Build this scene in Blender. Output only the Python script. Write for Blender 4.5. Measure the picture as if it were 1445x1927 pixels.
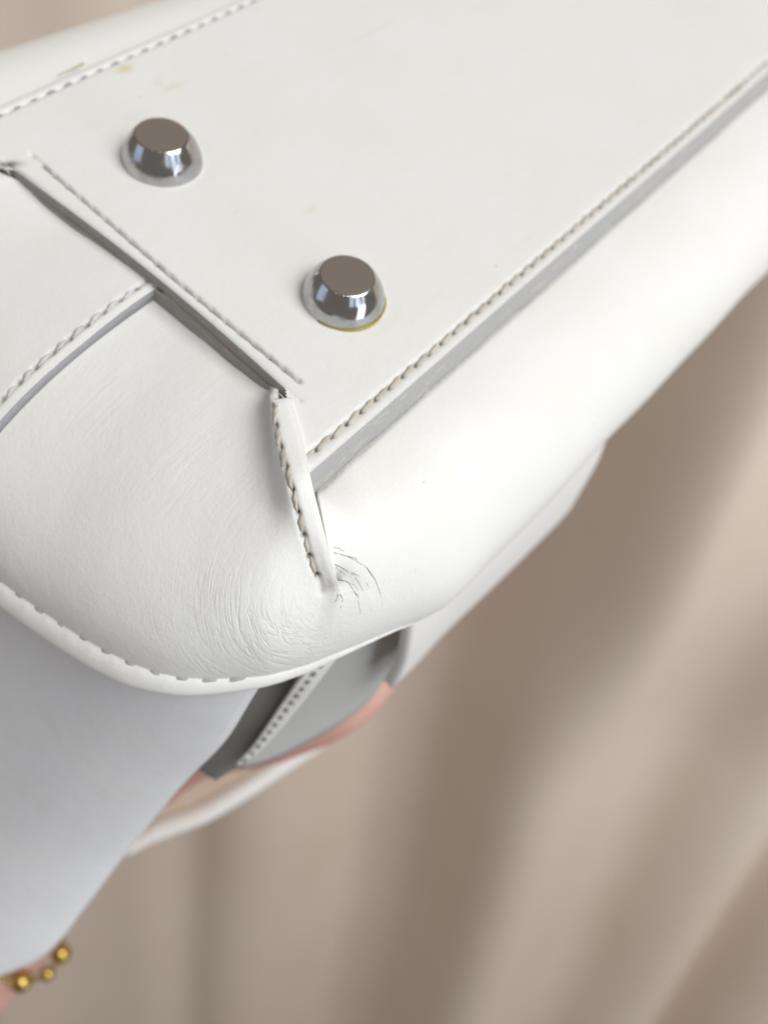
import bpy, math, random
import numpy as np
from mathutils import Matrix, Vector
random.seed(4); rng = np.random.default_rng(4)
for o in list(bpy.data.objects): bpy.data.objects.remove(o, do_unlink=True)
SC = bpy.context.scene
COL = SC.collection
MM = 0.001
# ------------------------------------------------------------------ camera
# bag frame (mm): X along the base, Y across it, Z out of the base, origin at the near metal foot
FPX, CX, CY = 1615.0, 722.5, 963.5
R = np.array([[0.63003061, -0.75609497, 0.17714916],
              [-0.60915385, -0.62266193, -0.4911453],
              [0.48165653, 0.20152548, -0.85287424]])       # bag -> camera (x right, y down, z forward)
CAM = np.array([-86.977, -56.579, 106.352])                 # camera in the bag frame
def _n(v): v = np.asarray(v, float); return v / np.linalg.norm(v)
up_c = _n([0.123, 0.825, 0.552])                             # world up in camera axes
fw_c = _n(np.array([0, 0, -1.0]) - up_c * (np.array([0, 0, -1.0]) @ up_c))
W = np.stack([np.cross(fw_c, up_c), fw_c, up_c])             # camera axes -> world
CAMW = np.array([0, 0, 1.75])
BAGROT = W @ np.diag([1, -1, -1]) @ R                        # bag -> world
BAGLOC = CAMW - BAGROT @ (CAM * MM)
cd = bpy.data.cameras.new('camera'); cam = bpy.data.objects.new('camera', cd); COL.objects.link(cam)
cam.matrix_world = Matrix.Translation(Vector(CAMW)) @ Matrix(W.tolist()).to_4x4()
cd.sensor_fit = 'VERTICAL'; cd.sensor_height = 36; cd.lens = FPX / 1927 * 36
cd.clip_start = 0.01; cd.clip_end = 50
cd.dof.use_dof = True; cd.dof.focus_distance = 0.121; cd.dof.aperture_fstop = cd.lens / 2.5
SC.camera = cam
SC.render.resolution_x = 767; SC.render.resolution_y = 1024
vs = SC.view_settings
vs.view_transform = 'Standard'; vs.look = 'None'; vs.exposure = -0.07; vs.gamma = 1.0; vs.use_curve_mapping = False
# ------------------------------------------------------------------ room light
world = bpy.data.worlds.new('World'); SC.world = world; world.use_nodes = True
bgn = world.node_tree.nodes['Background']
bgn.inputs[0].default_value = (0.30, 0.268, 0.242, 1); bgn.inputs[1].default_value = 0.78
def area(name, loc, target, sx, sy, power, col):
    l = bpy.data.lights.new(name, 'AREA'); l.shape = 'RECTANGLE'; l.size = sx; l.size_y = sy
    l.energy = power; l.color = col
    o = bpy.data.objects.new(name, l); COL.objects.link(o); o.location = loc
    o.rotation_euler = (Vector(target) - Vector(loc)).to_track_quat('-Z', 'Y').to_euler()
    return o
BT = Vector(BAGLOC)
for x, y, w, p in ((0.92, -1.48, .40, 1.6), (1.38, -1.12, .46, 3.2), (1.70, -.66, .24, 1.6)):      # three panes of the window behind the camera
    area('window_pane_light', (x, y, 2.10), BT, w, 1.1, p, (0.68, 0.84, 1.0))
area('daylight_from_above', (1.35, -0.75, 3.2), BT, 1.5, 1.5, 45, (0.985, 0.985, 0.975))
area('curtain_fill_light', (1.9, -0.95, 0.95), (0.2, .8, .8), 0.8, 1.4, 12.5, (0.84, 0.92, 1.0))  # added lamp that brightens the curtain, no known source there
area('daylight_left', (-1.9, -0.9, 2.3), BT, 1.0, 1.4, 3.8, (0.56, 0.72, 1.0))
for k, (x, y) in enumerate(((-0.5, -1.3), (0.25, -1.5), (0.55, -1.4), (1.1, -0.9))):
    area('ceiling_spot', (x, y, 3.4), BT, 0.07, 0.07, 0.7, (1, 0.93, 0.82))

def unp(px, py, z):                        # point of the bag frame seen at a photo pixel, at height z
    d = R.T @ np.array([(px - CX) / FPX, (py - CY) / FPX, 1.0]); return CAM + d * ((z - CAM[2]) / d[2])
# ------------------------------------------------------------------ materials
def mat(name, col, rough=0.5, metal=0.0, spec=0.5, sheen=0.0):
    m = bpy.data.materials.new(name); m.use_nodes = True
    b = m.node_tree.nodes['Principled BSDF']
    b.inputs['Base Color'].default_value = (*col, 1); b.inputs['Roughness'].default_value = rough
    b.inputs['Metallic'].default_value = metal; b.inputs['Specular IOR Level'].default_value = spec
    if sheen: b.inputs['Sheen Weight'].default_value = sheen; b.inputs['Sheen Roughness'].default_value = .4
    return m
class NT:
    def __init__(s, m): s.m = m; s.t = m.node_tree; s.b = s.t.nodes['Principled BSDF']
    def n(s, ty, **kw):
        x = s.t.nodes.new(ty)
        for k, v in kw.items(): setattr(x, k, v)
        return x
    def l(s, a, b): s.t.links.new(a, b)
    def coord(s, scale=1000.0):
        tc = s.n('ShaderNodeTexCoord'); mp = s.n('ShaderNodeMapping'); mp.inputs['Scale'].default_value = (scale,) * 3
        s.l(tc.outputs['Object'], mp.inputs[0]); return mp.outputs[0]
    def noise(s, co, scale, detail=3, rough=.55, dist=0):
        x = s.n('ShaderNodeTexNoise'); x.inputs['Scale'].default_value = scale; x.inputs['Detail'].default_value = detail
        x.inputs['Roughness'].default_value = rough; x.inputs['Distortion'].default_value = dist
        s.l(co, x.inputs['Vector']); return x.outputs['Fac']
    def math(s, op, a, b=None, c=None, clamp=False):
        x = s.n('ShaderNodeMath', operation=op, use_clamp=clamp)
        for i, v in enumerate((a, b, c)):
            if v is None: continue
            if isinstance(v, (int, float)): x.inputs[i].default_value = v
            else: s.l(v, x.inputs[i])
        return x.outputs[0]
    def ramp(s, f, a, b):
        x = s.n('ShaderNodeMapRange'); x.inputs[1].default_value = a; x.inputs[2].default_value = b; x.clamp = True
        s.l(f, x.inputs[0]); return x.outputs[0]
    def mix(s, f, a, b):
        x = s.n('ShaderNodeMix', data_type='RGBA')
        if isinstance(f, (int, float)): x.inputs[0].default_value = f
        else: s.l(f, x.inputs[0])
        for i, v in ((6, a), (7, b)):
            if isinstance(v, tuple): x.inputs[i].default_value = (*v, 1)
            else: s.l(v, x.inputs[i])
        return x.outputs[2]
    def attr(s, name):
        x = s.n('ShaderNodeAttribute'); x.attribute_name = name; return x.outputs['Fac']
    def bump(s, h, strength, dist_mm, prev=None):
        x = s.n('ShaderNodeBump'); x.inputs['Strength'].default_value = strength; x.inputs['Distance'].default_value = dist_mm * MM
        s.l(h, x.inputs['Height'])
        if prev is not None: s.l(prev, x.inputs['Normal'])
        return x.outputs['Normal']

def leather(name, col=(0.83, 0.825, 0.805), rough=.42, grain=.35, stains=False, wrinkles=False):
    m = mat(name, col, rough, spec=.42); q = NT(m); co = q.coord()
    mott = q.noise(co, .06, 4)
    base = q.mix(q.ramp(mott, .35, .7), col, (col[0] * .975, col[1] * .97, col[2] * .945))
    sp = q.n('ShaderNodeTexVoronoi'); sp.inputs['Scale'].default_value = .16; q.l(co, sp.inputs['Vector'])
    speck = q.ramp(sp.outputs['Distance'], .034, .022)
    sel = q.ramp(q.noise(co, .05, 1), .56, .6)
    base = q.mix(q.math('MULTIPLY', q.math('MULTIPLY', speck, sel), .75), base, (.16, .14, .12))
    scf = q.n('ShaderNodeMapping'); scf.inputs['Rotation'].default_value = (0, 0, .7); scf.inputs['Scale'].default_value = (.05, .5, .3); q.l(co, scf.inputs[0])
    sn = q.ramp(q.noise(scf.outputs[0], 1.0, 6, .65), .60, .74); sm = q.ramp(q.noise(co, .035, 2), .45, .62)
    base = q.mix(q.math('MULTIPLY', q.math('MULTIPLY', sn, sm), .22), base, (.52, .50, .46))
    if stains:
        sx = q.n('ShaderNodeSeparateXYZ'); wn = q.n('ShaderNodeTexNoise'); wn.inputs['Scale'].default_value = .35; wn.inputs['Detail'].default_value = 4
        q.l(co, wn.inputs['Vector'])
        va = q.n('ShaderNodeVectorMath', operation='MULTIPLY_ADD'); va.inputs[1].default_value = (3, 3, 3); q.l(wn.outputs['Color'], va.inputs[0]); q.l(co, va.inputs[2])
        for (x, y, rx, ry, c, a) in stains:
            off = q.n('ShaderNodeVectorMath', operation='SUBTRACT'); off.inputs[1].default_value = (x + 1.5, y + 1.5, 1.5); q.l(va.outputs[0], off.inputs[0])
            sc = q.n('ShaderNodeVectorMath', operation='MULTIPLY'); sc.inputs[1].default_value = (1 / rx, 1 / ry, 0); q.l(off.outputs[0], sc.inputs[0])
            le = q.n('ShaderNodeVectorMath', operation='LENGTH'); q.l(sc.outputs[0], le.inputs[0])
            base = q.mix(q.math('MULTIPLY', q.ramp(le.outputs['Value'], 1.0, .2), a), base, c)
    dirt_shade = q.attr('dirt_shade')
    dn = q.ramp(q.noise(co, 1.6, 3), .25, .7)
    base = q.mix(q.math('MULTIPLY', dirt_shade, q.math('MULTIPLY_ADD', dn, .5, .5), clamp=True), base, (.10, .085, .065))
    q.l(base, q.b.inputs['Base Color'])
    fine = q.noise(co, 2.6, 3, .6); vo = q.n('ShaderNodeTexVoronoi'); vo.inputs['Scale'].default_value = 1.5; q.l(co, vo.inputs['Vector'])
    h = q.math('MULTIPLY_ADD', vo.outputs['Distance'], .5, fine)
    nrm = q.bump(h, grain, .09)
    soft = q.noise(co, .22, 3); nrm = q.bump(soft, .33, .35, nrm)
    if wrinkles:
        # creases running round the pinched corner: coordinates stored on the mesh
        ar = q.attr('cr'); aa = q.attr('ca'); am = q.attr('cm')
        cb = q.n('ShaderNodeCombineXYZ'); q.l(ar, cb.inputs[0]); q.l(aa, cb.inputs[1])
        w1 = q.n('ShaderNodeTexNoise'); w1.inputs['Scale'].default_value = 1.0; w1.inputs['Detail'].default_value = 3; w1.inputs['Roughness'].default_value = .5; w1.inputs['Distortion'].default_value = 1.3
        q.l(cb.outputs[0], w1.inputs['Vector'])
        rid = q.math('ABSOLUTE', q.math('SUBTRACT', w1.outputs['Fac'], .5))
        crease = q.ramp(rid, .0, .055)
        sel2 = q.noise(co, .12, 2)
        amt = q.math('MULTIPLY', am, q.ramp(sel2, .3, .62))
        hh = q.math('MULTIPLY', crease, amt)
        nrm = q.bump(hh, .45, .2, nrm)
        w2 = q.n('ShaderNodeTexNoise'); w2.inputs['Scale'].default_value = 2.3; w2.inputs['Detail'].default_value = 3
        q.l(cb.outputs[0], w2.inputs['Vector'])
        nrm = q.bump(q.math('MULTIPLY', w2.outputs['Fac'], am), .5, .14, nrm)
    q.l(nrm, q.b.inputs['Normal'])
    rg = q.math('MULTIPLY_ADD', mott, .18, rough - .08); q.l(rg, q.b.inputs['Roughness'])
    return m
YEL = (.55, .47, .12); TAN = (.70, .64, .50)
M_base = leather('white_leather_base', grain=.32, stains=[
    (12.0, 66.0, 3.2, 1.6, (.66, .60, .25), .75), (15.5, 57.0, 3.0, 1.2, TAN, .55), (14.2, 59.3, 1.2, 1.5, TAN, .3),
    (11.3, 17.3, 2.2, .9, TAN, .38), (19, 38, 1.0, .7, (.7, .7, .66), .4), (0.5, 25.5, 1.5, .8, (.66, .66, .6), .3), (-3.6, 57.5, 1.2, .5, TAN, .2)])
M_shell = leather('white_leather_shell', grain=.45, wrinkles=True)
M_plain = leather('white_leather_plain', grain=.28)
M_wing = leather('white_leather_side', col=(.82, .825, .85), grain=.22)  # bluish cast of the light on the wing partly put into this colour
M_pocket_shade = leather('shade_grey_pocket', col=(.46, .465, .455), grain=.15)  # grey carries the shade under the roll, painted into the leather
def edge_mat(name, col, worn, amount):
    m = mat(name, col, .6, spec=.3); q = NT(m); co = q.coord()
    mp = q.n('ShaderNodeMapping'); mp.inputs['Scale'].default_value = (.25, .25, 1.6); q.l(co, mp.inputs[0])
    n1 = q.noise(mp.outputs[0], .9, 5, .6); n2 = q.noise(co, 2.2, 3)
    c = q.mix(q.ramp(n1, .60 - amount, .66 - amount), col, worn)
    c = q.mix(q.math('MULTIPLY', q.ramp(n2, .4, .8), .25), c, (col[0] * .6, col[1] * .58, col[2] * .55))
    q.l(c, q.b.inputs['Base Color']); q.l(q.bump(q.math('ADD', n1, n2), .5, .15), q.b.inputs['Normal'])
    return m
M_edge = edge_mat('grey_edge_paint', (.42, .415, .405), (.55, .52, .46), .0)
M_slot = edge_mat('taupe_raw_edge', (.34, .325, .295), (.42, .40, .36), .05)
M_lay = edge_mat('pale_cut_edge', (.35, .355, .37), (.43, .435, .445), .0)
def thread_mat(name, col, dk):
    m = mat(name, col, .8, spec=.2, sheen=.15); q = NT(m); co = q.coord()
    oi = q.n('ShaderNodeObjectInfo')
    n = q.noise(co, 2.5, 3)
    c = q.mix(q.math('MULTIPLY_ADD', oi.outputs['Random'], .45, q.math('MULTIPLY', n, .4)), col, dk)
    q.l(c, q.b.inputs['Base Color']); q.l(q.bump(q.noise(co, 6, 2), .5, .06), q.b.inputs['Normal'])
    return m
M_thread = thread_mat('beige_thread', (.64, .60, .53), (.40, .35, .27))
M_threadg = thread_mat('grey_thread', (.50, .50, .485), (.36, .35, .32))
M_threadw = thread_mat('white_thread', (.66, .665, .67), (.48, .48, .48))
M_metal = mat('polished_nickel', (.48, .48, .485), .14, metal=1.0)
q = NT(M_metal); co = q.coord(); n = q.noise(co, .55, 4, .6)
q.l(q.math('MULTIPLY_ADD', q.ramp(n, .42, .75), .22, .11), q.b.inputs['Roughness'])
q.l(q.mix(q.ramp(n, .5, .8), (.49, .49, .495), (.37, .36, .35)), q.b.inputs['Base Color'])
q.l(q.bump(q.noise(co, .4, 2), .06, .1), q.b.inputs['Normal'])
M_metaltop = mat('brushed_nickel_face', (.86, .79, .73), .16, metal=1.0)
q = NT(M_metaltop); co = q.coord(); n = q.noise(co, 1.1, 4)
q.l(q.math('MULTIPLY_ADD', n, .14, .10), q.b.inputs['Roughness'])
M_glue = mat('yellow_glue', (.36, .28, .03), .35)
M_dark = mat('dark_crack', (.24, .205, .16), .8)
M_fold_shade = mat('fold_shade_taupe', (.17, .165, .15), .9, sheen=.2); q = NT(M_fold_shade); q.l(q.bump(q.noise(q.coord(), 1.5, 3), .4, .2), q.b.inputs['Normal'])  # dark taupe paints the shade of the narrow recess
M_beige = mat('beige_lining', (.62, .50, .39), .8); q = NT(M_beige); co = q.coord(); q.l(q.mix(q.noise(co, .15, 3), (.66, .54, .43), (.54, .42, .32)), q.b.inputs['Base Color'])
M_gold = mat('gold', (.50, .345, .10), .22, metal=1.0); q = NT(M_gold); q.l(q.math('MULTIPLY_ADD', q.noise(q.coord(), .5, 2), .2, .12), q.b.inputs['Roughness'])
M_skin = mat('skin', (.62, .33, .265), .5); q = NT(M_skin); co = q.coord()
q.l(q.mix(q.ramp(q.noise(co, .05, 4), .3, .7), (.66, .40, .33), (.56, .28, .235)), q.b.inputs['Base Color'])
q.b.inputs['Subsurface Weight'].default_value = .15; q.b.inputs['Subsurface Scale'].default_value = .004
q.l(q.bump(q.noise(co, 1.2, 4), .35, .15), q.b.inputs['Normal'])
M_nail = mat('finger_nail', (.72, .45, .40), .25)
M_curtain = mat('taupe_satin', (.53, .46, .40), .48, spec=.35, sheen=.25); q = NT(M_curtain); co = q.coord(1.0)
n = q.noise(co, 2.0, 4); q.l(q.mix(q.ramp(n, .3, .7), (.80, .69, .58), (.74, .61, .495)), q.b.inputs['Base Color'])
wv = q.noise(co, 900, 2); q.l(q.bump(wv, .15, .3), q.b.inputs['Normal'])

# ------------------------------------------------------------------ mesh helpers
def link(name, me, m, parent):
    o = bpy.data.objects.new(name, me); COL.objects.link(o)
    if m is not None:
        for mm_ in (m if isinstance(m, (list, tuple)) else [m]): me.materials.append(mm_)
    if parent is not None: o.parent = parent
    return o
def mesh(name, V, F, m, parent, smooth=True, attrs=None):
    me = bpy.data.meshes.new(name); me.from_pydata((np.asarray(V, float) * MM).tolist(), [], [list(map(int, f)) for f in F])
    if smooth: me.polygons.foreach_set('use_smooth', [True] * len(me.polygons))
    for k, a in (attrs or {}).items():
        at = me.attributes.new(k, 'FLOAT', 'POINT'); at.data.foreach_set('value', np.asarray(a, np.float32).ravel())
    me.update(); return link(name, me, m, parent)
def gridfaces(nu, nv, keep=None, flip=False):
    i, j = np.meshgrid(np.arange(nu - 1), np.arange(nv - 1), indexing='ij')
    a = i * nv + j; F = np.stack([a, a + nv, a + nv + 1, a + 1], -1)
    if flip: F = F[..., ::-1]
    if keep is not None: F = F[keep]
    return F.reshape(-1, 4)
def grid(name, P, m, parent, flip=False, attrs=None, keep=None):
    nu, nv = P.shape[:2]; return mesh(name, P.reshape(-1, 3), gridfaces(nu, nv, keep, flip), m, parent, attrs=attrs)
def solid(o, t_mm, offset=-1, rim=None):
    md = o.modifiers.new('thickness', 'SOLIDIFY'); md.thickness = t_mm * MM; md.offset = offset
    if rim is not None: md.material_offset_rim = rim
def gnormals(P):
    du = np.gradient(P, axis=0); dv = np.gradient(P, axis=1); n = np.cross(du, dv)
    return n / np.maximum(np.linalg.norm(n, axis=-1, keepdims=True), 1e-9)
def resample(pts, n=None, step=None):
    pts = np.asarray(pts, float); d = np.r_[0, np.cumsum(np.linalg.norm(np.diff(pts, axis=0), axis=1))]
    if n is None: n = max(2, int(d[-1] / step) + 1)
    s = np.linspace(0, d[-1], n); return np.stack([np.interp(s, d, pts[:, k]) for k in range(pts.shape[1])], 1)
def catmull(pts, n):
    P = np.asarray(pts, float); d = np.r_[0, np.cumsum(np.linalg.norm(np.diff(P, axis=0), axis=1))]
    return hermite(d, P, np.linspace(0, d[-1], n))
def hermite(u, P, x, T=None):
    u = np.asarray(u, float); P = np.asarray(P, float)
    if T is None: T = tangents(u, P)
    i = np.clip(np.searchsorted(u, x, 'right') - 1, 0, len(u) - 2); h = (u[i + 1] - u[i]); t = (x - u[i]) / h
    sh = (-1,) + (1,) * (P.ndim - 1); t = t.reshape(sh); h = h.reshape(sh)
    return ((2 * t**3 - 3 * t**2 + 1) * P[i] + (t**3 - 2 * t**2 + t) * h * T[i] + (-2 * t**3 + 3 * t**2) * P[i + 1] + (t**3 - t**2) * h * T[i + 1])
def tangents(u, P):
    T = np.empty_like(P); u = u.reshape((-1,) + (1,) * (P.ndim - 1))
    T[1:-1] = (P[2:] - P[:-2]) / (u[2:] - u[:-2]); T[0] = (P[1] - P[0]) / (u[1] - u[0]); T[-1] = (P[-1] - P[-2]) / (u[-1] - u[-2])
    return T
def polydist(V, line):
    """distance of every vertex to a polyline and arc length of the foot point"""
    V = V.reshape(-1, 3); best = np.full(len(V), 1e9); al = np.zeros(len(V)); s0 = 0
    lo = line.min(0) - 4; hi = line.max(0) + 4; idx = np.where(((V > lo) & (V < hi)).all(1))[0]; Q = V[idx]
    bd = np.full(len(Q), 1e9); ba = np.zeros(len(Q))
    for a, b in zip(line[:-1], line[1:]):
        d = b - a; L = np.linalg.norm(d); d = d / L; t = np.clip((Q - a) @ d, 0, L)
        r = np.linalg.norm(Q - a - t[:, None] * d, axis=1); k = r < bd; bd[k] = r[k]; ba[k] = s0 + t[k]; s0 += L
    best[idx] = bd; al[idx] = ba; return best, al
def stitch_relief(P, line, pitch, groove=.3, gw=.55, hole=.7, dirt_shade=.6):
    d, a = polydist(P, line); ph = np.abs((a / pitch + .5) % 1 - .5) * pitch
    g = np.exp(-(d / gw)**2); hm = np.exp(-(d / .42)**2 - (ph / .42)**2)
    sh = P.shape[:-1]
    return (-(groove * g + hole * hm)).reshape(sh), np.clip(dirt_shade * (hm * 1.25 + .28 * np.exp(-(d / .45)**2)), 0, 1).reshape(sh)
# one thread stitch: two plies twisted, tapering into the holes at both ends
def stitch_mesh(name, L, r, m, flat=.75, turns=1.6, seg=12, sides=10):
    V = []; F = []
    for i in range(seg + 1):
        t = i / seg; s = math.sin(math.pi * min(max(t, .0), 1.0)) ** .45 if 0 < t < 1 else .12
        for k in range(sides):
            a = 2 * math.pi * k / sides; rr = r * max(s, .12) * (1 + .22 * math.cos(2 * a - turns * 2 * math.pi * t))
            V.append(((t - .5) * L, rr * math.cos(a), rr * flat * math.sin(a) - (1 - max(s, .12)) * r * 1.5))
    for i in range(seg):
        for k in range(sides):
            k2 = (k + 1) % sides; F.append((i * sides + k, i * sides + k2, (i + 1) * sides + k2, (i + 1) * sides + k))
    me = bpy.data.meshes.new(name); me.from_pydata([(x * MM, y * MM, z * MM) for x, y, z in V], [], F)
    me.polygons.foreach_set('use_smooth', [True] * len(F)); me.materials.append(m); return me
def place_stitches(line, nrm_fn, pitch, me, parent, lift=.1, yaw=6, start=0, end=None, jitter=1.0, skip=()):
    d = np.r_[0, np.cumsum(np.linalg.norm(np.diff(line, axis=0), axis=1))]
    n = int(d[-1] / pitch)
    for k in range(start, n if end is None else min(n, end)):
        if k in skip: continue
        s = (k + .5) * pitch; P = np.array([np.interp(s, d, line[:, c]) for c in range(3)])
        A = np.array([np.interp(s - .4 * pitch, d, line[:, c]) for c in range(3)]); B = np.array([np.interp(s + .4 * pitch, d, line[:, c]) for c in range(3)])
        t = _n(B - A); nn = np.asarray(nrm_fn(P), float); nn = _n(nn - t * (nn @ t)); b = np.cross(nn, t)
        a = math.radians(yaw + random.uniform(-6, 6) * jitter); t2 = t * math.cos(a) + b * math.sin(a); b2 = np.cross(nn, t2)
        o = bpy.data.objects.new('stitch', me); COL.objects.link(o); o.parent = parent
        M = Matrix(np.stack([t2, b2, nn], 1).tolist()).to_4x4(); M.translation = Vector((P + nn * (lift + random.uniform(-.06, .06) * jitter)) * MM)
        sc = random.uniform(.84, 1.06); o.matrix_local = M @ Matrix.Diagonal((sc, random.uniform(.8, 1.15), random.uniform(.85, 1.1), 1))
def tube(name, pts, rad, m, parent, sides=8, flat=1.0):
    pts = np.asarray(pts, float); n = len(pts); V = []; F = []
    T = np.gradient(pts, axis=0); ref = np.array([0, 0, 1.0])
    for i in range(n):
        t = _n(T[i]); b = np.cross(ref, t); b = _n(b) if np.linalg.norm(b) > 1e-3 else np.array([1., 0, 0]); c = np.cross(t, b)
        r = rad[i] if hasattr(rad, '__len__') else rad
        for k in range(sides):
            a = 2 * math.pi * k / sides; V.append(pts[i] + r * (math.cos(a) * b + flat * math.sin(a) * c))
    for i in range(n - 1):
        for k in range(sides): k2 = (k + 1) % sides; F.append((i * sides + k, i * sides + k2, (i + 1) * sides + k2, (i + 1) * sides + k))
    F.append(tuple(range(sides))[::-1]); F.append(tuple(range((n - 1) * sides, n * sides)))
    return mesh(name, V, F, m, parent)
def empty(name, loc, rot=None):
    o = bpy.data.objects.new(name, None); COL.objects.link(o); o.empty_display_size = .01
    M = Matrix(rot.tolist()).to_4x4() if rot is not None else Matrix.Identity(4)
    M.translation = Vector(loc); o.matrix_world = M; return o
def tag(o, label, cat, group=None, kind=None):
    o['label'] = label; o['category'] = cat
    if group: o['group'] = group
    if kind: o['kind'] = kind

# ------------------------------------------------------------------ backdrop: the taupe curtain
def curtain():
    s = np.linspace(-1.3, 1.5, 700); z = np.linspace(-1.2, 2.5, 80)
    S, Z = np.meshgrid(s, z, indexing='ij')
    kx = np.array([-1.3, -1.15, -1.02, -.9, -.78, -.68, -.58, -.48, -.38, -.30, -.23, -.16, -.10, -.02, .03, .06, .13, .17, .21, .25, .31, .35, .39, .43, .48, .55, .60, .65, .70, .725, .75, .82, .92, 1.0, 1.1, 1.25, 1.5])
    ks = np.array([0, .5, -.5, .6, -.4, -.2, .5, .15, 0, .25, -.4, 0, .3, .6, .25, -.05, -.15, -.65, -1.1, -.55, .0, .35, .85, .5, .15, -.4, -.25, .1, 1.2, .3, -.9, -.4, .4, -.5, .5, -.4, 0])
    fs = np.linspace(-1.3, 1.5, 3000); sl_ = np.interp(fs, kx, ks); g_ = np.exp(-(np.linspace(-40, 40, 81) / 18)**2); sl_ = np.convolve(np.pad(sl_, 40, 'edge'), g_ / g_.sum(), 'valid')
    sl_ -= np.interp(fs, [-1.3, -.4, .75, 1.5], [0, 0, 0, 0]) ; f_ = np.cumsum(sl_) * (fs[1] - fs[0]); f_ -= np.interp(fs, [-1.3, 1.5], [f_[0], f_[-1]])
    S2 = S + .012 * np.sin(2.1 * (Z - .7) + 5 * S) * np.clip((Z + .3), 0, 1.2)
    D = -1.75 * np.interp(S2, fs, f_) + .004 * np.sin(S * 9 + 2.5 * Z)
    sm = lambda a, lo_, hi_: (lambda t: t * t * (3 - 2 * t))(np.clip((a - lo_) / (hi_ - lo_), 0, 1))
    D = D + .085 * sm(S, .22, .38) * sm(Z, .75, 1.25)
    P = np.stack([S, .80 - D, Z], -1) * 1000
    o = grid('curtain', P, M_curtain, None, flip=False)
    solid(o, 1.5)
    tag(o, 'taupe satin curtain hanging in soft blurred folds behind the white bag', 'curtain')
curtain()

# ================================================================== THE BAG
bag = empty('handbag', BAGLOC, BAGROT)
tag(bag, 'white leather handbag turned base up with two metal feet', 'handbag')
YR, YL, XS = -19.2, 70.4, -21.0            # right edge, back edge and slotted end of the base
# ------------------------------------------------------------------ base panel
def steps(*seg):
    out = [seg[0][0]]
    for a, b, h in seg: n = max(1, int(round((b - a) / h))); out += list(a + (b - a) * np.arange(1, n + 1) / n)
    return np.array(out)
gx = steps((-37, XS, .35), (XS, -14.5, .16), (-14.5, 45, .35), (45, 110, .8), (110, 300, 3))
gy = steps((YR, -15.0, .14), (-15.0, 64, .45), (64, YL, .2))
GX, GY = np.meshgrid(gx, gy, indexing='ij')
def lowwave(x, y): return .16 * np.sin(x / 17 + y / 29) + .12 * np.sin(y / 13 - x / 31 + 1) + .05 * np.sin(x / 6.3 + 2) * np.sin(y / 7.1)
def basez(x, y):
    z = lowwave(x, y)
    z = z - .9 * np.exp(-(y - YR) / .35) * .5 - .25 * np.exp(-((y - YR) / 2.2)**2)
    z = z - .35 * np.exp(-(YL - y) / .5)
    for fy in (0, 43.0): z = z - .14 * np.exp(-((np.hypot(x, y - fy) - 7.4) / 1.5)**2)
    ins = (y > -10) & (y < 59)
    z = z - np.where(ins & (x >= XS - .01), .40 * np.exp(-np.abs(x - XS) / .35), 0)
    return z
GZ = basez(GX, GY)
bow = 1.25 * np.sin(np.clip((GY + 8) / 65, 0, 1) * math.pi) * np.exp(-np.clip(GX - XS, 0, 99) / 5)
P = np.stack([GX + bow, GY, GZ], -1)
line_r = resample(np.array([[-29.2, YR + 2.05, 0], [10, YR + 1.95, 0], [120, YR + 1.95, 0], [270, YR + 2, 0]]), step=1.0); line_r[:, 2] = basez(line_r[:, 0], line_r[:, 1])
ys = np.linspace(-6.8, 56.9, 60)
line_s = np.stack([np.interp(ys, [-6.8, 20, 56.9], [-18.45, -18.1, -16.7]), ys, 0 * ys], 1); line_s[:, 2] = basez(line_s[:, 0], line_s[:, 1])
line_l = resample(np.array([[-24., 68.0, 0], [20, 68.3, 0], [260, 68.0, 0]]), step=1.0); line_l[:, 2] = basez(line_l[:, 0], line_l[:, 1])
PR, PS, PL = 3.45, 3.2, 3.75
dz = np.zeros_like(GZ); dirt_shade = np.zeros_like(GZ)
for ln, pt, kw in ((line_r, PR, dict(groove=.28, hole=.55, dirt_shade=.75)), (line_s, PS, dict(groove=.34, gw=.42, hole=.5, dirt_shade=.42)), (line_l, PL, dict(groove=.25, hole=.3, dirt_shade=.12))):
    a, b = stitch_relief(P, ln, pt, **kw); dz += a; dirt_shade = np.maximum(dirt_shade, b)
dirt_shade = np.maximum(dirt_shade, 1.2 * np.exp(-((GX + 21.2) / 1.7)**2 - ((GY - 57.4 + .5 * (GX + 21)) / .9)**2))  # darkness of the open notch at the slot end, painted as colour
dirt_shade = np.maximum(dirt_shade, .5 * np.exp(-((GX - XS) / .5)**2) * ((GY > -8) & (GY < 57)) * np.exp(-((GY - 57) / 7)**2))
dirt_shade = np.maximum(dirt_shade, .17 * np.clip((YR + 1.9 - GY) / .5, 0, 1) + .10 * np.exp(-((GY - YR) / .5)**2))  # lip of the long edge toned slightly duller
P[..., 2] += dz
cxm = .5 * (GX[:-1, :-1] + GX[1:, 1:]); cym = .5 * (GY[:-1, :-1] + GY[1:, 1:])
keep = ~((cxm < XS) & (cym > -8.3 - 1.30 * (XS - cxm) + 2.2) & (cym < 57.3 + 1.3 * (XS - cxm) - 2.2))
base = grid('base_panel', P, M_base, bag, attrs={'dirt_shade': dirt_shade}, keep=keep)
base['label'] = 'flat white leather base panel with stitched edges'
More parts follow.
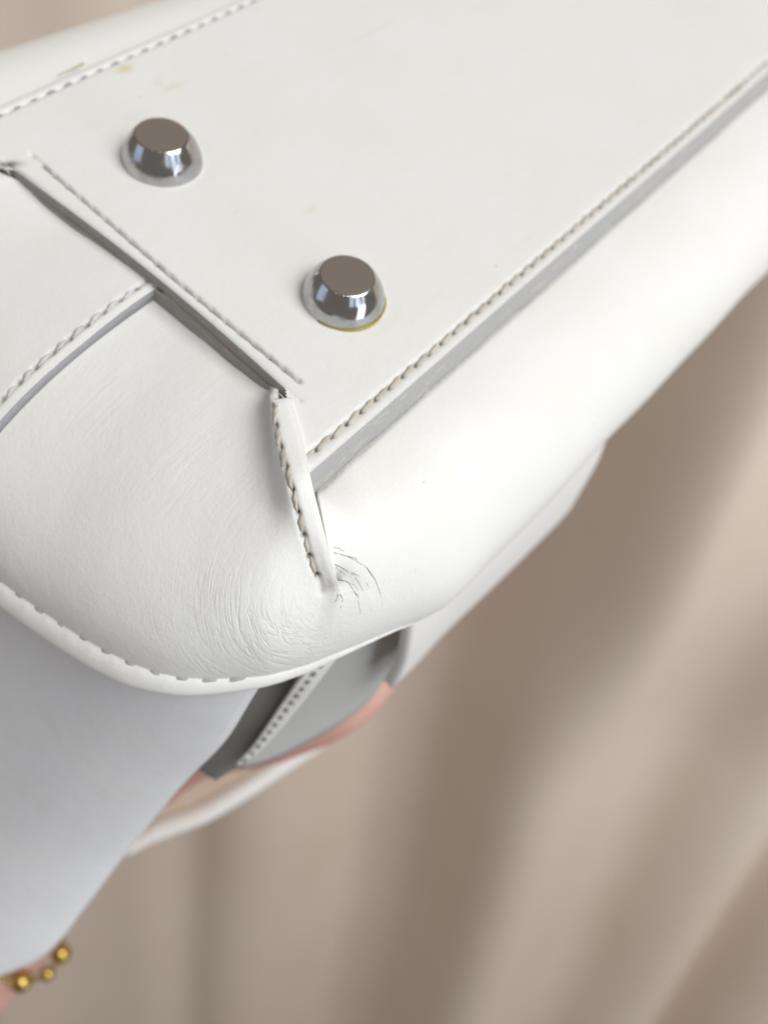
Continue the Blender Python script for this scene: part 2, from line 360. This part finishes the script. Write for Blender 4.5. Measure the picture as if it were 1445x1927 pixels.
# cut edges of the base board
def ruled(name, A, B, prof, m, parent, flip=False):
    """strip from curve A (top) to curve B (bottom); prof = (fraction, outward mm) pairs, outward given per curve point"""
    A = np.asarray(A); B = np.asarray(B); out = prof[1]; rows = [A + (B - A) * f + out * w for f, w in prof[0]]
    return grid(name, np.stack(rows, 1), m, parent, flip=flip)
xe = steps((-29.6, 60, .8), (60, 300, 3))
wob = lambda s, k: .10 * np.sin(s / 3.1 + k) + .07 * np.sin(s / 1.37 + 2 * k)
A = np.stack([xe, YR + 0 * xe, basez(xe, YR + 0 * xe)], 1); B = np.stack([xe, -20.8 + wob(xe, 1), -4.9 + 0 * xe], 1)
eo = ruled('cut_edge', A, B, ([(0, 0), (.04, .12), (.12, .22), (.25, .3), (.5, .3), (.75, .22), (.93, .05), (1, -.4)], np.array([0, -1., -.1])), M_edge, base, flip=True)
eo['label'] = 'grey painted edge along the long side'
yy = np.linspace(-8.4, 57.4, 160)
bx = XS + 1.25 * np.sin(np.clip((yy + 8) / 65, 0, 1) * math.pi)
A = np.stack([bx, yy, basez(XS + 0 * yy, yy)], 1)
for k, (z0, z1, o0, o1) in enumerate(((0, -2.6, 0, -.05), (-2.6, -7.0, -.35, -.9))):
    a = A + np.array([o0, 0, z0]); b = A + np.array([o1, 0, z1]); b[:, 2] = z1
    if k: a[:, 2] = z0; a[:, 0] += wob(yy, 3) * .8
    e = ruled('cut_edge', a, b, ([(0, 0), (.08, .12), (.2, .2), (.5, .22), (.85, .15), (1, -.1 if not k else .1)], np.array([-1., 0, 0])), M_slot, base)
    if not k: e['label'] = 'taupe raw edge over the end gusset'
A = np.stack([xe, YL + 0 * xe, basez(xe, YL + 0 * xe)], 1); B = A + np.array([0, .5, 0]); B[:, 2] = -5
ruled('cut_edge', A, B, ([(0, 0), (.1, .15), (.5, .2), (1, 0)], np.array([0, 1., 0])), M_lay, base)
S_rope = stitch_mesh('stitch_rope', 3.45, .37, M_thread); S_flat = stitch_mesh('stitch_flat', 3.0, .34, M_threadg, flat=.5)
S_back = stitch_mesh('stitch_back', 2.7, .40, thread_mat('dull_grey_thread', (.42, .42, .43), (.34, .34, .34)), flat=.35); S_tab = stitch_mesh('stitch_tab', 3.65, .42, M_thread, turns=2.0)
UP = lambda p: (0, 0, 1)
place_stitches(line_r, UP, PR, S_rope, base, lift=-.06, yaw=9, end=48)
place_stitches(line_s, UP, PS, S_flat, base, lift=-.12, yaw=2)
place_stitches(line_l, UP, PL, S_back, base, lift=-.16, yaw=6, end=26)

# ------------------------------------------------------------------ outer shell: front roll, pinched corner and end gusset in one skin
TH = np.linspace(0, math.pi / 2, 190); SN = np.sin(TH); NV = len(TH)
def ell(I, O, p=1.0):
    I = np.array(I, float); O = np.array(O, float); s = SN; h = 1 - np.sqrt(np.clip(1 - s**2, 0, 1)); h = h**p
    return np.stack([I[0] + (O[0] - I[0]) * s, I[1] + (O[1] - I[1]) * s, I[2] + (O[2] - I[2]) * h], 1)
def seamcol(pts, O, fr=None):
    """column through given 3D points (measured along the seam) that then drops to the rim point O"""
    pts = np.array(pts, float); O = np.array(O, float)
    allp = np.vstack([pts, O]); fr0 = np.r_[0, np.cumsum(np.linalg.norm(np.diff(allp[:, :2], axis=0), axis=1))]; fr0 /= fr0[-1]; fr = fr0 if fr is None else fr
    end = fr[len(pts) - 1]
    xy = hermite(fr, allp[:, :2], SN)
    c0 = 1 - math.sqrt(1 - end**2); zz = hermite(fr[:-1], pts[:, 2], np.minimum(SN, end))
    h = 1 - np.sqrt(np.clip(1 - SN**2, 0, 1)); tail = pts[-1, 2] + (O[2] - pts[-1, 2]) * (h - c0) / (1 - c0)
    z = np.where(SN <= end, zz, tail)
    k = np.exp(-((SN - end) / .07)**2) * 0
    return np.column_stack([xy, z]), fr
Gp = [(-22.2, -8.6, .9), (-23.0, -9.6, 1.0), (-26.7, -15.3, .9), (-30.5, -20.3, .45), (-32.7, -25.0, -3.6), (-34.7, -29.6, -8.3), (-35.5, -32.4, -12.8)]
Kp = [(-24.3, -6.7, .5), (-25.2, -7.6, .75), (-29.2, -12.6, .6), (-33.3, -18.8, -.1), (-35.3, -23.2, -3.8), (-36.7, -27.2, -8.7), (-37.3, -30.3, -12.8)]
G, frG = seamcol(Gp, (-39.8, -36.2, -28.2)); vend = frG[-2]; K1, _ = seamcol(Kp, (-43.8, -34.2, -29.0), frG)
# the front skin passes under the tab and meets it at its lower end
Fp = [(-24.5, -15.5, -6.8), (-25.5, -17.0, -6.5), (-27.5, -19.5, -6.0), (-29.8, -22.0, -4.6), (-32.2, -25.4, -5.8), (-34.6, -29.6, -9.4), (-35.5, -32.4, -13.0)]
F, _ = seamcol(Fp, (-39.8, -36.2, -28.2), frG)
tl = np.clip((SN - vend) / .03, 0, 1)[:, None]; F = F * (1 - tl) + G * tl
yf = lambda x: -46.6 - .024 * (x - 25) + 2.5 * np.exp(-(x + 35) / 13)
def frontcol(x, dxo=0.0): return ell((x, -20.2, -5.3), (x + dxo, yf(x), -25.0))
keys_f = [(300, 0), (200, 0), (110, 0), (60, 0), (30, 0), (10, 0), (-6, -.4), (-17, -2.0)]
cols = [frontcol(x, d) for x, d in keys_f] + [ell((-22.5, -20.0, -5.3), (-29.5, -41.1, -25.6))]
uf = [-x for x, _ in keys_f] + [28.0]
us = 37.0                                            # seam position along u
Uf = np.array(uf + [us]); KF = np.array(cols + [F])
gk = [(us, G), (us + 3.0, K1),
      (us + 10, ell((-19.8, -2.4, -3.2), (-50.2, -29.9, -30), 1.5)), (us + 20, ell((-18.8, 4.5, -4.6), (-58.6, -20.6, -30), 1.3)),
      (us + 31, ell((-18.6, 10.0, -4.8), (-63.2, -8.5, -30), 1.12)), (us + 43, ell((-18.2, 17.0, -5.1), (-65.6, 6.0, -30))),
      (us + 60, ell((-18.2, 26.5, -5.1), (-66.8, 24.0, -30)))]
Ug = np.array([k for k, _ in gk]); KG = np.array([c for _, c in gk])
Tf = tangents(Uf, KF); Tg = tangents(Ug, KG)
joint = (KG[1] - KF[-2]) / (Ug[1] - Uf[-2]); wj = np.clip((SN - (vend - .02)) / .10, 0, 1)[:, None]; wj = wj * wj * (3 - 2 * wj)
Tf[-1] = Tf[-1] * (1 - wj) + joint * wj; Tg[0] = Tg[0] * (1 - wj) + joint * wj
u_f = np.r_[np.linspace(-300, -110, 30)[:-1], np.linspace(-110, -30, 70)[:-1], np.linspace(-30, 15, 110)[:-1], np.linspace(15, us, 90)]
u_g = np.r_[np.linspace(us, us + 6, 42)[:-1], np.linspace(us + 6, us + 60, 190)]
SF = hermite(Uf, KF, u_f, Tf); SG = hermite(Ug, KG, u_g, Tg)
# relief on the gusset: stitch groove beside the tab, a puffy swell, tiny irregularities
c_st = catmull(np.array(Kp), 70); i_k1 = int(np.argmin(np.abs(u_g - (us + 3.0))))
sel = (SN <= vend + .005) & (SN >= frG[1] * .9); line_t = SG[i_k1][sel]; line_t = resample(line_t, step=.4)
PT = 3.62
NG = gnormals(SG); NG *= np.sign(NG[60, 60, 2]); NF = gnormals(SF); NF *= np.sign(NF[-60, 60, 2])
hg, dg = stitch_relief(SG, line_t, PT, groove=.42, gw=.5, hole=.7, dirt_shade=.95)
UG = u_g[:, None]; SV = SN[None, :]
puff = .18 * np.exp(-((UG - us - 6.5) / 3.0)**2) * np.clip((vend + .02 - SV) / .12, 0, 1)
tabtop = -.25 * np.exp(-((UG - us) / .5)**2) * np.clip((vend + .02 - SV) / .05, 0, 1)
rimdip = -.9 * np.exp(-((1 - np.sqrt(np.clip(1 - SV**2, 0, 1)) - 1) / .055)**2)
def undu(S): return .10 * np.sin(S[..., 0] / 5.3 + S[..., 1] / 8) + .08 * np.sin(S[..., 1] / 4.7 - S[..., 2] / 6)
hg = hg * np.interp(SV, [0, frG[1], frG[2], frG[3], 1], [0, .25, .4, .9, 1])
SG = SG + NG * (hg + puff + tabtop + .6 * rimdip + undu(SG))[..., None]
undf = .14 * np.sin(SF[..., 0] / 9.3 + 1) + .1 * np.sin(SF[..., 0] / 5.1 + SF[..., 1] / 6)
tie = np.clip((us - u_f[:, None]) / 10, 0, 1); tie = tie * tie * (3 - 2 * tie)
dent = -.5 * np.exp(-((u_f[:, None] - us + 1.5) / 1.6)**2) * np.exp(-((SV - vend + .05) / .05)**2)
SF = SF + NF * (undf * tie + (undu(SF) + .6 * rimdip) * (1 - tie) + dent)[..., None]
low = SN > vend + .03; SG0 = SG[0].copy(); SF[-1][low] = SG0[low]       # one skin below the tab
SFall = np.concatenate([SF], 0)
# extra skin below the widest line of the front, tucked inwards
dzs = np.r_[np.linspace(.6, 12, 14), np.linspace(15, 60, 12)]
def below(S):
    last = S[:, -1]; I = S[:, 0]; inn = I[:, :2] - last[:, :2]; inn = inn / np.linalg.norm(inn, axis=1, keepdims=True)
    wk = np.clip((u_f - 2) / 24, 0, 1)[:, None]; wk = wk * wk * (3 - 2 * wk)
    rows = []
    for d in dzs:
        k = (1 - wk) * .20 * d * d / (d + 7.0) + wk * .62 * d * d / (d + 4.0); rows.append(np.column_stack([last[:, :2] + inn * k, last[:, 2] - d]))
    return np.stack(rows, 1)
SFx = np.concatenate([SF, below(SF)], 1)
# faces: front grid + gusset grid, welded along the seam below the tab
nF, nVf = SFx.shape[:2]; nG = SG.shape[0]
V = np.vstack([SFx.reshape(-1, 3), SG.reshape(-1, 3)])
Ff = gridfaces(nF, nVf); off = nF * nVf
ig = np.arange(nG * NV).reshape(nG, NV) + off
ig[0][low] = ((nF - 1) * nVf + np.arange(NV))[low]
Fg = np.stack([ig[:-1, :-1], ig[1:, :-1], ig[1:, 1:], ig[:-1, 1:]], -1).reshape(-1, 4)
E = np.array([-36.2, -32.6, -13.5])                  # lower end of the tab: creases run round it
rel = V - E; cr = np.linalg.norm(rel, axis=1)
ang = np.arctan2(rel[:, 2] * 1.0 + .0, -(rel[:, 0] * .75 - rel[:, 1] * .66))
gus = np.zeros(len(V)); gus[off:] = 1; qs = np.clip((-(rel[:, 0] * .75 - rel[:, 1] * .66) + 7) / 12, 0, 1); qs = qs * qs * (3 - 2 * qs)
cm = np.exp(-((cr - 13) / 11.0)**2) * np.clip((V[:, 2] * -1 - 7) / 6, 0, 1) * np.clip((28.5 + V[:, 2]) / 3, 0, 1)
cm = np.maximum(cm * (.12 + .88 * qs), .28 * np.exp(-(cr / 6)**2))
cm = np.maximum(cm, .3 * gus * np.clip((-22.0 - V[:, 0]) / 5, 0, 1) * np.exp(-((V[:, 0] + 36) / 12)**2) * np.clip((V[:, 1] + 24) / 10, 0, 1))
dirt_shade = np.zeros(len(V)); dirt_shade[off:] = dg.ravel()
dirt_shade = np.maximum(dirt_shade, .42 * np.exp(-(np.linalg.norm(V - np.array([-36.0, -31.2, -11.9]), axis=1) / 1.2)**2))
dirt_shade = np.maximum(dirt_shade, .75 * (1 - gus) * np.exp(-(np.linalg.norm((V - np.array([-34.6, -31.0, -11.2])) * np.array([1, .8, .8]), axis=1) / 1.1)**2))
dirt_shade = np.maximum(dirt_shade, .5 * (1 - gus) * np.clip((-5.2 - V[:, 2]) * 0 + 1, 0, 1) * np.exp(-((V[:, 1] + 20.7) / .5)**2) * (V[:, 0] > -33))
shell = mesh('outer_shell', V, np.vstack([Ff, Fg]), [M_shell, M_plain], bag, attrs={'dirt_shade': dirt_shade, 'cr': cr * .55, 'ca': ang * 1.1, 'cm': cm})
shell['label'] = 'puffy white leather skin of the rolled edge and corner, creased'
solid(shell, 1.3, rim=1)
# surface sampling for pieces lying on the skin
def near(Sg, p): d = np.linalg.norm(Sg.reshape(-1, 3) - np.asarray(p), axis=1); return int(np.argmin(d))
def nrm_g(p): return NG.reshape(-1, 3)[near(SG, p)]
def nrm_f(p): return NF.reshape(-1, 3)[near(SF, p)]
place_stitches(line_t, nrm_g, PT, S_tab, shell, lift=-.14, yaw=-13)
# short dirty cracks fanning out from the end of the tab
for pts in ([(628, 1040), (655, 1047), (690, 1068), (700, 1085)], [(630, 1062), (650, 1072), (672, 1090), (686, 1118), (700, 1150)], [(634, 1088), (655, 1096), (668, 1115), (676, 1140), (679, 1156)],
            [(634, 1092), (650, 1093), (668, 1102), (676, 1114)], [(632, 1068), (642, 1076), (652, 1083)], [(636, 1118), (634, 1128), (628, 1136)], [(640, 1118), (645, 1128), (641, 1137)], [(690, 1068), (706, 1090), (716, 1118), (719, 1140)], [(655, 1047), (668, 1050), (676, 1058)], [(668, 1115), (674, 1122), (675, 1132)], [(628, 1030), (640, 1033), (650, 1040)], [(642, 1140), (640, 1150)], [(662, 1078), (676, 1084), (690, 1098), (698, 1112)]):
    out = []
    flat = np.vstack([SF.reshape(-1, 3), SG.reshape(-1, 3)]); fn = np.vstack([NF.reshape(-1, 3), NG.reshape(-1, 3)])
    for a, b in resample(np.array(pts, float), n=9):
        d = _n(R.T @ np.array([(a - CX) / FPX, (b - CY) / FPX, 1.0])); q_ = flat - CAM; t = q_ @ d
        r = np.linalg.norm(q_ - t[:, None] * d, axis=1) + .02 * (t - t.min()); k = int(np.argmin(r)); out.append(CAM + d * t[k] + fn[k] * .0)
    n_ = len(out); tube('crease', catmull(out, 24), [(.055 * (1 - i / 23)**.8 * (.6 + .7 * random.random()) + .012) for i in range(24)], M_dark, shell, sides=6)
# ------------------------------------------------------------------ back half of the gusset, overlapping at the middle seam
yc0 = 23.3
vs_ = SN
bk = [(0, ell((-18.4, yc0, -2.7), (-69.3, yc0, -30))), (8, ell((-18.4, yc0 + 8, -2.9), (-69.3, yc0 + 9, -30))), (22, ell((-18.6, 45, -3.4), (-68, 50, -30))), (34, ell((-20.5, 54, -2.4), (-60, 75, -30))), (46, ell((-23, 58.5, -1.0), (-45, 88, -30)))]
Ub = np.array([k for k, _ in bk], float); KB = np.array([c for _, c in bk]); u_b = np.r_[np.linspace(0, 5, 34)[:-1], np.linspace(5, 46, 90)]
SB = hermite(Ub, KB, u_b); NB = gnormals(SB); NB *= np.sign(NB[10, 60, 2])
line_c = resample(SB[int(np.argmin(np.abs(u_b - 2.0)))][(SN > .0)], step=.5); PC = 3.5
hb, db = stitch_relief(SB, line_c, PC, groove=.26, gw=.45, hole=.35, dirt_shade=.75)
lip = -.2 * np.exp(-(u_b[:, None] / .8)**2)
SB = SB + NB * (hb + lip + .12 * np.sin(SB[..., 0] / 4 + 1))[..., None]
gb = grid('gusset_overlap', SB, [M_plain, M_lay], bag, attrs={'dirt_shade': db}); gb['label'] = 'smooth back half of the end gusset overlapping the creased half'
solid(gb, 2.6, rim=1)
place_stitches(line_c, lambda p: NB.reshape(-1, 3)[near(SB, p)], PC, stitch_mesh('stitch_centre', 3.1, .36, M_threadw), gb, lift=.0, yaw=8, start=1)
# ------------------------------------------------------------------ rim flange with scalloped stitching under the gusset
rim_c = np.array([SG[i, -8] for i in range(0, nG, 2)]); rim_c = np.vstack([rim_c, [[-67.0, y, -29.6] for y in (30, 40, 52)]])
fr_i = list(range(nF - 72, nF - 4, 4)); front_rim = np.array([SFx[i, NV - 8 + int(round(12 * (1 - k / (len(fr_i) - 1))))] for k, i in enumerate(fr_i)])
rim_c = catmull(np.vstack([front_rim, rim_c[2::4]]), 420)
T = np.gradient(rim_c, axis=0); out = np.column_stack([-T[:, 1], T[:, 0], 0 * T[:, 0]]); out = np.array([_n(v) for v in out])
cen = np.array([-30., 20, 0]); sg = np.sign(((rim_c - cen) * out).sum(1)); out *= np.median(sg)
sl = np.r_[0, np.cumsum(np.linalg.norm(np.diff(rim_c, axis=0), axis=1))]; PM = 4.3
sc = np.abs(np.sin(math.pi * sl / PM)) ** .6
prof = [(-.9, .2), (-.2, .35), (.35, .30), (.9, -.1), (1.5, -.8), (2.0, -1.7), (2.25, -2.4), (2.2, -2.9), (1.7, -3.3), (.4, -3.5), (-2, -3.4)]
fade = (np.clip(sl / 54, .03, 1)**1.4)[:, None]
rows = []
for k, (o_, z_) in enumerate(prof):
    w = o_ + (-.35 * (sc - .5) if k in (0, 1, 2) else 0)
    rows.append(rim_c + out * (np.reshape(w, (-1, 1)) * fade * 1.2) + np.array([0, 0, 1.]) * (z_ * fade * 1.2))
rim = grid('rim_flange', np.stack(rows, 1), M_plain, bag, flip=True); rim['label'] = 'bright stitched lip below the puffy end gusset'
place_stitches(rim_c + out * .05, lambda p: out[int(np.argmin(np.linalg.norm(rim_c - p, axis=1)))] + np.array([0, 0, .9]), PM, stitch_mesh('stitch_rim', 3.7, .40, M_threadg), rim, lift=.2, yaw=8, start=8)
# ------------------------------------------------------------------ back roll behind the base
xb = steps((-60, 60, 2), (60, 300, 8)); th = np.linspace(math.radians(128), math.radians(-30), 60)
yc = 79.8 - .10 * np.minimum(xb, 60); r = 16
Pb = np.stack([np.stack([xb, yc[:] + r * math.cos(t), -17.9 + r * math.sin(t) + 0 * xb], 1) for t in th], 1)
bp = grid('back_panel', Pb, M_plain, bag, flip=False); solid(bp, 1.2)
tube('glue_line', [unp(a, b, -1.2) for a, b in ((108, 142), (125, 135), (142, 127), (157, 120))], [.05, .10, .13, .22], mat('faded_glue', (.50, .42, .16), .5), base)

# ------------------------------------------------------------------ metal feet
def lathe(name, prof, m, parent, n=96, center=(0, 0, 0)):
    V = []; c = np.array(center)
    for r_, z_ in prof:
        for k in range(n): a = 2 * math.pi * k / n; V.append(c + [r_ * math.cos(a), r_ * math.sin(a), z_])
    F = [(i * n + k, i * n + (k + 1) % n, (i + 1) * n + (k + 1) % n, (i + 1) * n + k) for i in range(len(prof) - 1) for k in range(n)]
    F.append(tuple((len(prof) - 1) * n + k for k in range(n)))
    return mesh(name, V, F, m, parent)
for k, (x, y) in enumerate(((0, 0), (0, 43.0))):
    z0 = float(basez(np.array(x * 1.), np.array(y * 1.))) - .25
    prof = [(7.0, -.2)]; rr = 7.1; zz = np.linspace(0, 5.1, 26)
    for za, zb in zip(zz[:-1], zz[1:]): prof.append((rr, za)); rr -= math.tan(math.radians(7 + 37 * (za / 5.1)**1.1)) * (zb - za)
    r_t = rr; prof += [(r_t, 5.1), (r_t - .10, 5.2), (r_t - .22, 5.28), (r_t - .36, 5.32)]
    ft = lathe('metal_foot', prof, M_metal, bag, center=(x, y, z0))
    ft['label'] = 'polished metal foot, ' + ('nearer the corner with yellow glue at its rim' if k == 0 else 'farther from the corner')
    lathe('foot_face', [(r_t - .34, 5.31), (r_t - .42, 5.345), (r_t - .8, 5.35), (2.0, 5.35)], M_metaltop, ft, center=(x, y, z0))
pts = []; rad = []
for a in np.radians(np.linspace(185, 330, 40)):
    pts.append([7.15 * math.cos(a), 7.15 * math.sin(a), .0 + lowwave(0, 0)]); rad.append(.10 + .22 * abs(math.sin(a * 2.3 + 1)) * math.sin((a - math.radians(185)) / math.radians(145) * math.pi))
tube('glue_residue', pts, rad, M_glue, base, sides=8, flat=.7)

# ------------------------------------------------------------------ wing of the end gusset hanging below the rim
bnd = np.array([unp(495, 1285, -30), unp(478, 1312, -35), unp(425, 1395, -52), unp(350, 1472, -70), unp(243, 1602, -100), unp(165, 1705, -121), unp(98, 1788, -137), unp(40, 1822, -145), unp(-60, 1850, -152), unp(-160, 1865, -160)])
bn = catmull(bnd, 90)
offs = np.array([(4, 14), (1.5, 6), (.3, 1.5), (0, 0), (-2.0, 1.4), (-4.5, 4.2), (-8, 10), (-11, 18), (-13, 29), (-14.5, 43), (-15, 62), (-15, 80)], float)
of = catmull(offs, 60)
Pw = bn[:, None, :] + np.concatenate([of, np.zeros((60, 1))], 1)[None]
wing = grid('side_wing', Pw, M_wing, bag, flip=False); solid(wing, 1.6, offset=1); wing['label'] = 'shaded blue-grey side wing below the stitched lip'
# fold between the wing and the front pocket, recess shade put into its colour
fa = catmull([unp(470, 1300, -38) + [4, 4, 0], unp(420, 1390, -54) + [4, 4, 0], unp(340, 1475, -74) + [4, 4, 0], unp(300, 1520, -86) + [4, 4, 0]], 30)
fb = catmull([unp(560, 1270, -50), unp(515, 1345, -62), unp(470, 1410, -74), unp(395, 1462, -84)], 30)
sidefold = grid('side_fold', np.stack([fa + (fb - fa) * t + np.array([1.5, 2.5, 0]) * math.sin(math.pi * t) for t in np.linspace(-.3, 1.1, 12)], 1), M_fold_shade, bag); solid(sidefold, 1.2)
# front pocket panel, seen very flat; the roll's shade is in its grey
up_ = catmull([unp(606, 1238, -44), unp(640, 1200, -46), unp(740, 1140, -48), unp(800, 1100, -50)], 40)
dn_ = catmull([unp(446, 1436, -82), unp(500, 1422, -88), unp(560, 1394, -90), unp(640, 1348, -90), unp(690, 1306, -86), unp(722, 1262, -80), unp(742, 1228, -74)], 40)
pocket = grid('front_pocket', np.stack([up_ + (dn_ - up_) * t + np.array([0, 1.6, 0]) * math.sin(math.pi * t) for t in np.linspace(0, 1, 24)], 1), M_pocket_shade, bag); solid(pocket, 1.6)
pocket['label'] = 'blurred front pocket under the rolled edge, its shade painted as grey'
s0 = catmull([unp(632, 1178, -36), unp(575, 1255, -43.5), unp(528, 1320, -56), unp(470, 1405, -71), unp(440, 1437, -76)], 40); s1 = catmull([unp(676, 1178, -36), unp(618, 1250, -43.5), unp(560, 1325, -56), unp(488, 1408, -71), unp(448, 1438, -76)], 40)
strip = grid('stitched_strip', np.stack([s0 + (s1 - s0) * t + np.array([0, -.6, .3]) for t in np.linspace(0, 1, 10)], 1), M_plain, bag); solid(strip, 1.0)
mid = s0 + (s1 - s0) * .42 + np.array([0, -.75, .35])
place_stitches(resample(mid, step=.5), lambda p: (-.5, -1, .6), 2.7, stitch_mesh('stitch_strip', 1.7, .48, mat('dark_thread', (.27, .26, .24), .8)), strip, lift=.15, yaw=0)
# flap beside the roll, ending in a rounded corner
lo = np.array([unp(*p, z) for p, z in (((1086, 862), -66), ((1090, 880), -70), ((1078, 902), -71), ((1060, 932), -71), ((980, 1012), -71), ((900, 1088), -71), ((830, 1154), -71), ((772, 1216), -71), ((735, 1250), -71))])
lo = catmull(lo, 60) + np.array([-4., -2.5, 0]); hi = lo.copy(); hi[:, 2] = -38; hi[:, 1] = -40 - .02 * hi[:, 0]; hi[:, 0] = np.minimum(hi[:, 0], lo[:, 0].max() - 4)
flap = grid('front_flap', np.stack([hi + (lo - hi) * t + np.array([0, -1.2, 0]) * math.sin(math.pi * t) for t in np.linspace(0, 1, 24)], 1), M_plain, bag); solid(flap, 2.4, offset=0)
flap['label'] = 'white front flap with rounded corner just showing past the roll'
# handle looping behind: white rounded edge with a beige face
hp = catmull([unp(232, 1602, -212), unp(290, 1566, -209), unp(380, 1531, -204), unp(460, 1485, -198), unp(545, 1430, -192), unp(610, 1386, -188), unp(640, 1340, -186), unp(640, 1270, -184)], 60)
handle = tube('handle', hp, list(np.interp(np.linspace(0, 1, 60), [0, .12, .4, .75, 1], [2.0, 3.4, 3.4, 2.8, 2.4])), M_plain, bag, sides=14)
handle['label'] = 'blurred white rounded handle edge behind the hand'
h2 = hp + np.array([2.0, 12.0, 8]) * np.interp(np.linspace(0, 1, 60), [0, .35, .7, 1], [.35, 1.05, .8, .4])[:, None]
hl = grid('handle_lining', np.stack([hp + (h2 - hp) * t + np.array([.3, .3, -1.0]) for t in np.linspace(0, 1, 8)], 1), M_beige, handle); solid(hl, 1.0)

# ================================================================== the hand holding the bag from behind, with a bracelet
def W3(p): return BAGLOC + BAGROT @ (np.asarray(p) * MM)
def skin_body(name, verts, edges, radii, root, m, parent_M, sub=2):
    me = bpy.data.meshes.new(name); me.from_pydata([tuple(np.asarray(v) * MM) for v in verts], edges, [])
    o = bpy.data.objects.new(name, me); COL.objects.link(o); o.matrix_world = parent_M; me.materials.append(m)
    sm = o.modifiers.new('skin', 'SKIN'); sm.use_smooth_shade = True; sm.branch_smoothing = .6
    for i, v in enumerate(me.skin_vertices[0].data):
        rr = radii[i]; v.radius = (rr * MM, rr * MM) if not hasattr(rr, '__len__') else (rr[0] * MM, rr[1] * MM); v.use_root = (i == root)
    s = o.modifiers.new('smooth', 'SUBSURF'); s.levels = sub; s.render_levels = sub
    return o
BM = bag.matrix_world.copy()
def armc(px, py, z, rmm, sliver):
    dpt = (R @ (unp(px, py, z) - CAM))[2]; rp = rmm * FPX / dpt; k = -(rp - sliver); return unp(px + .77 * k, py + .64 * k, z)
Vh = []; Eh = []; Rh = []
def jv(p, r_, prev=None):
    Vh.append(np.asarray(p)); Rh.append(r_)
    if prev is not None: Eh.append((prev, len(Vh) - 1))
    return len(Vh) - 1
wr = jv(armc(150, 1718, -196, 19, 28), 19)
a1 = jv(armc(30, 1862, -215, 20, 30), 20, wr); a2 = jv(armc(-120, 2000, -235, 24, 30), 24, a1); jv(armc(-330, 2170, -255, 30, 30), 30, a2)
pm = jv(armc(272, 1568, -176, 18, 30), (18, 14), wr); pk = jv(unp(300, 1385, -150), (20, 13), pm)
def finger(path, rs, prev):
    for p, r_ in zip(path, rs): prev = jv(p, r_, prev)
    return prev
finger([unp(400, 1405, -140), unp(490, 1396, -132), unp(590, 1362, -122), unp(660, 1330, -116), unp(706, 1282, -112), unp(728, 1246, -110)], [8.4, 7.8, 7.3, 7.0, 6.4, 5.0], pk)     # index
finger([unp(480, 1370, -140), unp(570, 1320, -136), unp(650, 1250, -132), unp(690, 1190, -128)], [8, 7.6, 7, 5.2], pk)
finger([unp(440, 1340, -150), unp(520, 1275, -150), unp(590, 1200, -146), unp(620, 1150, -142)], [7.8, 7.3, 6.8, 5.0], pk)
finger([unp(400, 1330, -160), unp(455, 1255, -160), unp(500, 1190, -158)], [7, 6.4, 4.8], pk)
finger([unp(215, 1480, -150), unp(270, 1400, -135), unp(320, 1340, -125)], [9, 8, 6], pm)                        # thumb
hand = skin_body('hand', Vh, Eh, Rh, 4, M_skin, BM)
tag(hand, 'bare hand and wrist holding the bag from behind, pink skin edge showing', 'hand')
# bracelet: gold beads round the wrist
ax = _n(Vh[a1] - Vh[wr]); ctr = .45 * Vh[wr] + .55 * Vh[a1]
bc = W3(ctr); br = empty('bracelet', bc, BAGROT); tag(br, 'gold bead bracelet round the wrist below the bag', 'bracelet')
e1 = _n(np.cross(ax, [0, 0, 1.0])); e2 = np.cross(ax, e1); NBD = 12; RB = 19.6; ctr = ctr + unp(4, 1790, -200) - unp(70, 1804, -200)
bm_me = None
for k in range(NBD):
    a = 2 * math.pi * k / NBD; c = RB * (math.cos(a) * e1 + math.sin(a) * e2)
    prof = [(.05, -3.0), (1.5, -2.7), (2.6, -1.6), (3.05, 0), (2.6, 1.6), (1.5, 2.7), (.05, 3.0)]
    if bm_me is None: o = lathe('bead', prof, M_gold, br, n=16); bm_me = o.data
    else: o = bpy.data.objects.new('bead', bm_me); COL.objects.link(o); o.parent = br
    f = 1.05 if k % 2 else .75
    o.location = Vector(c * MM); o.scale = (f, f, f)
tube('cord', [RB * (math.cos(a) * e1 + math.sin(a) * e2) for a in np.linspace(0, 2 * math.pi, 60)], .7, M_gold, br, sides=8)
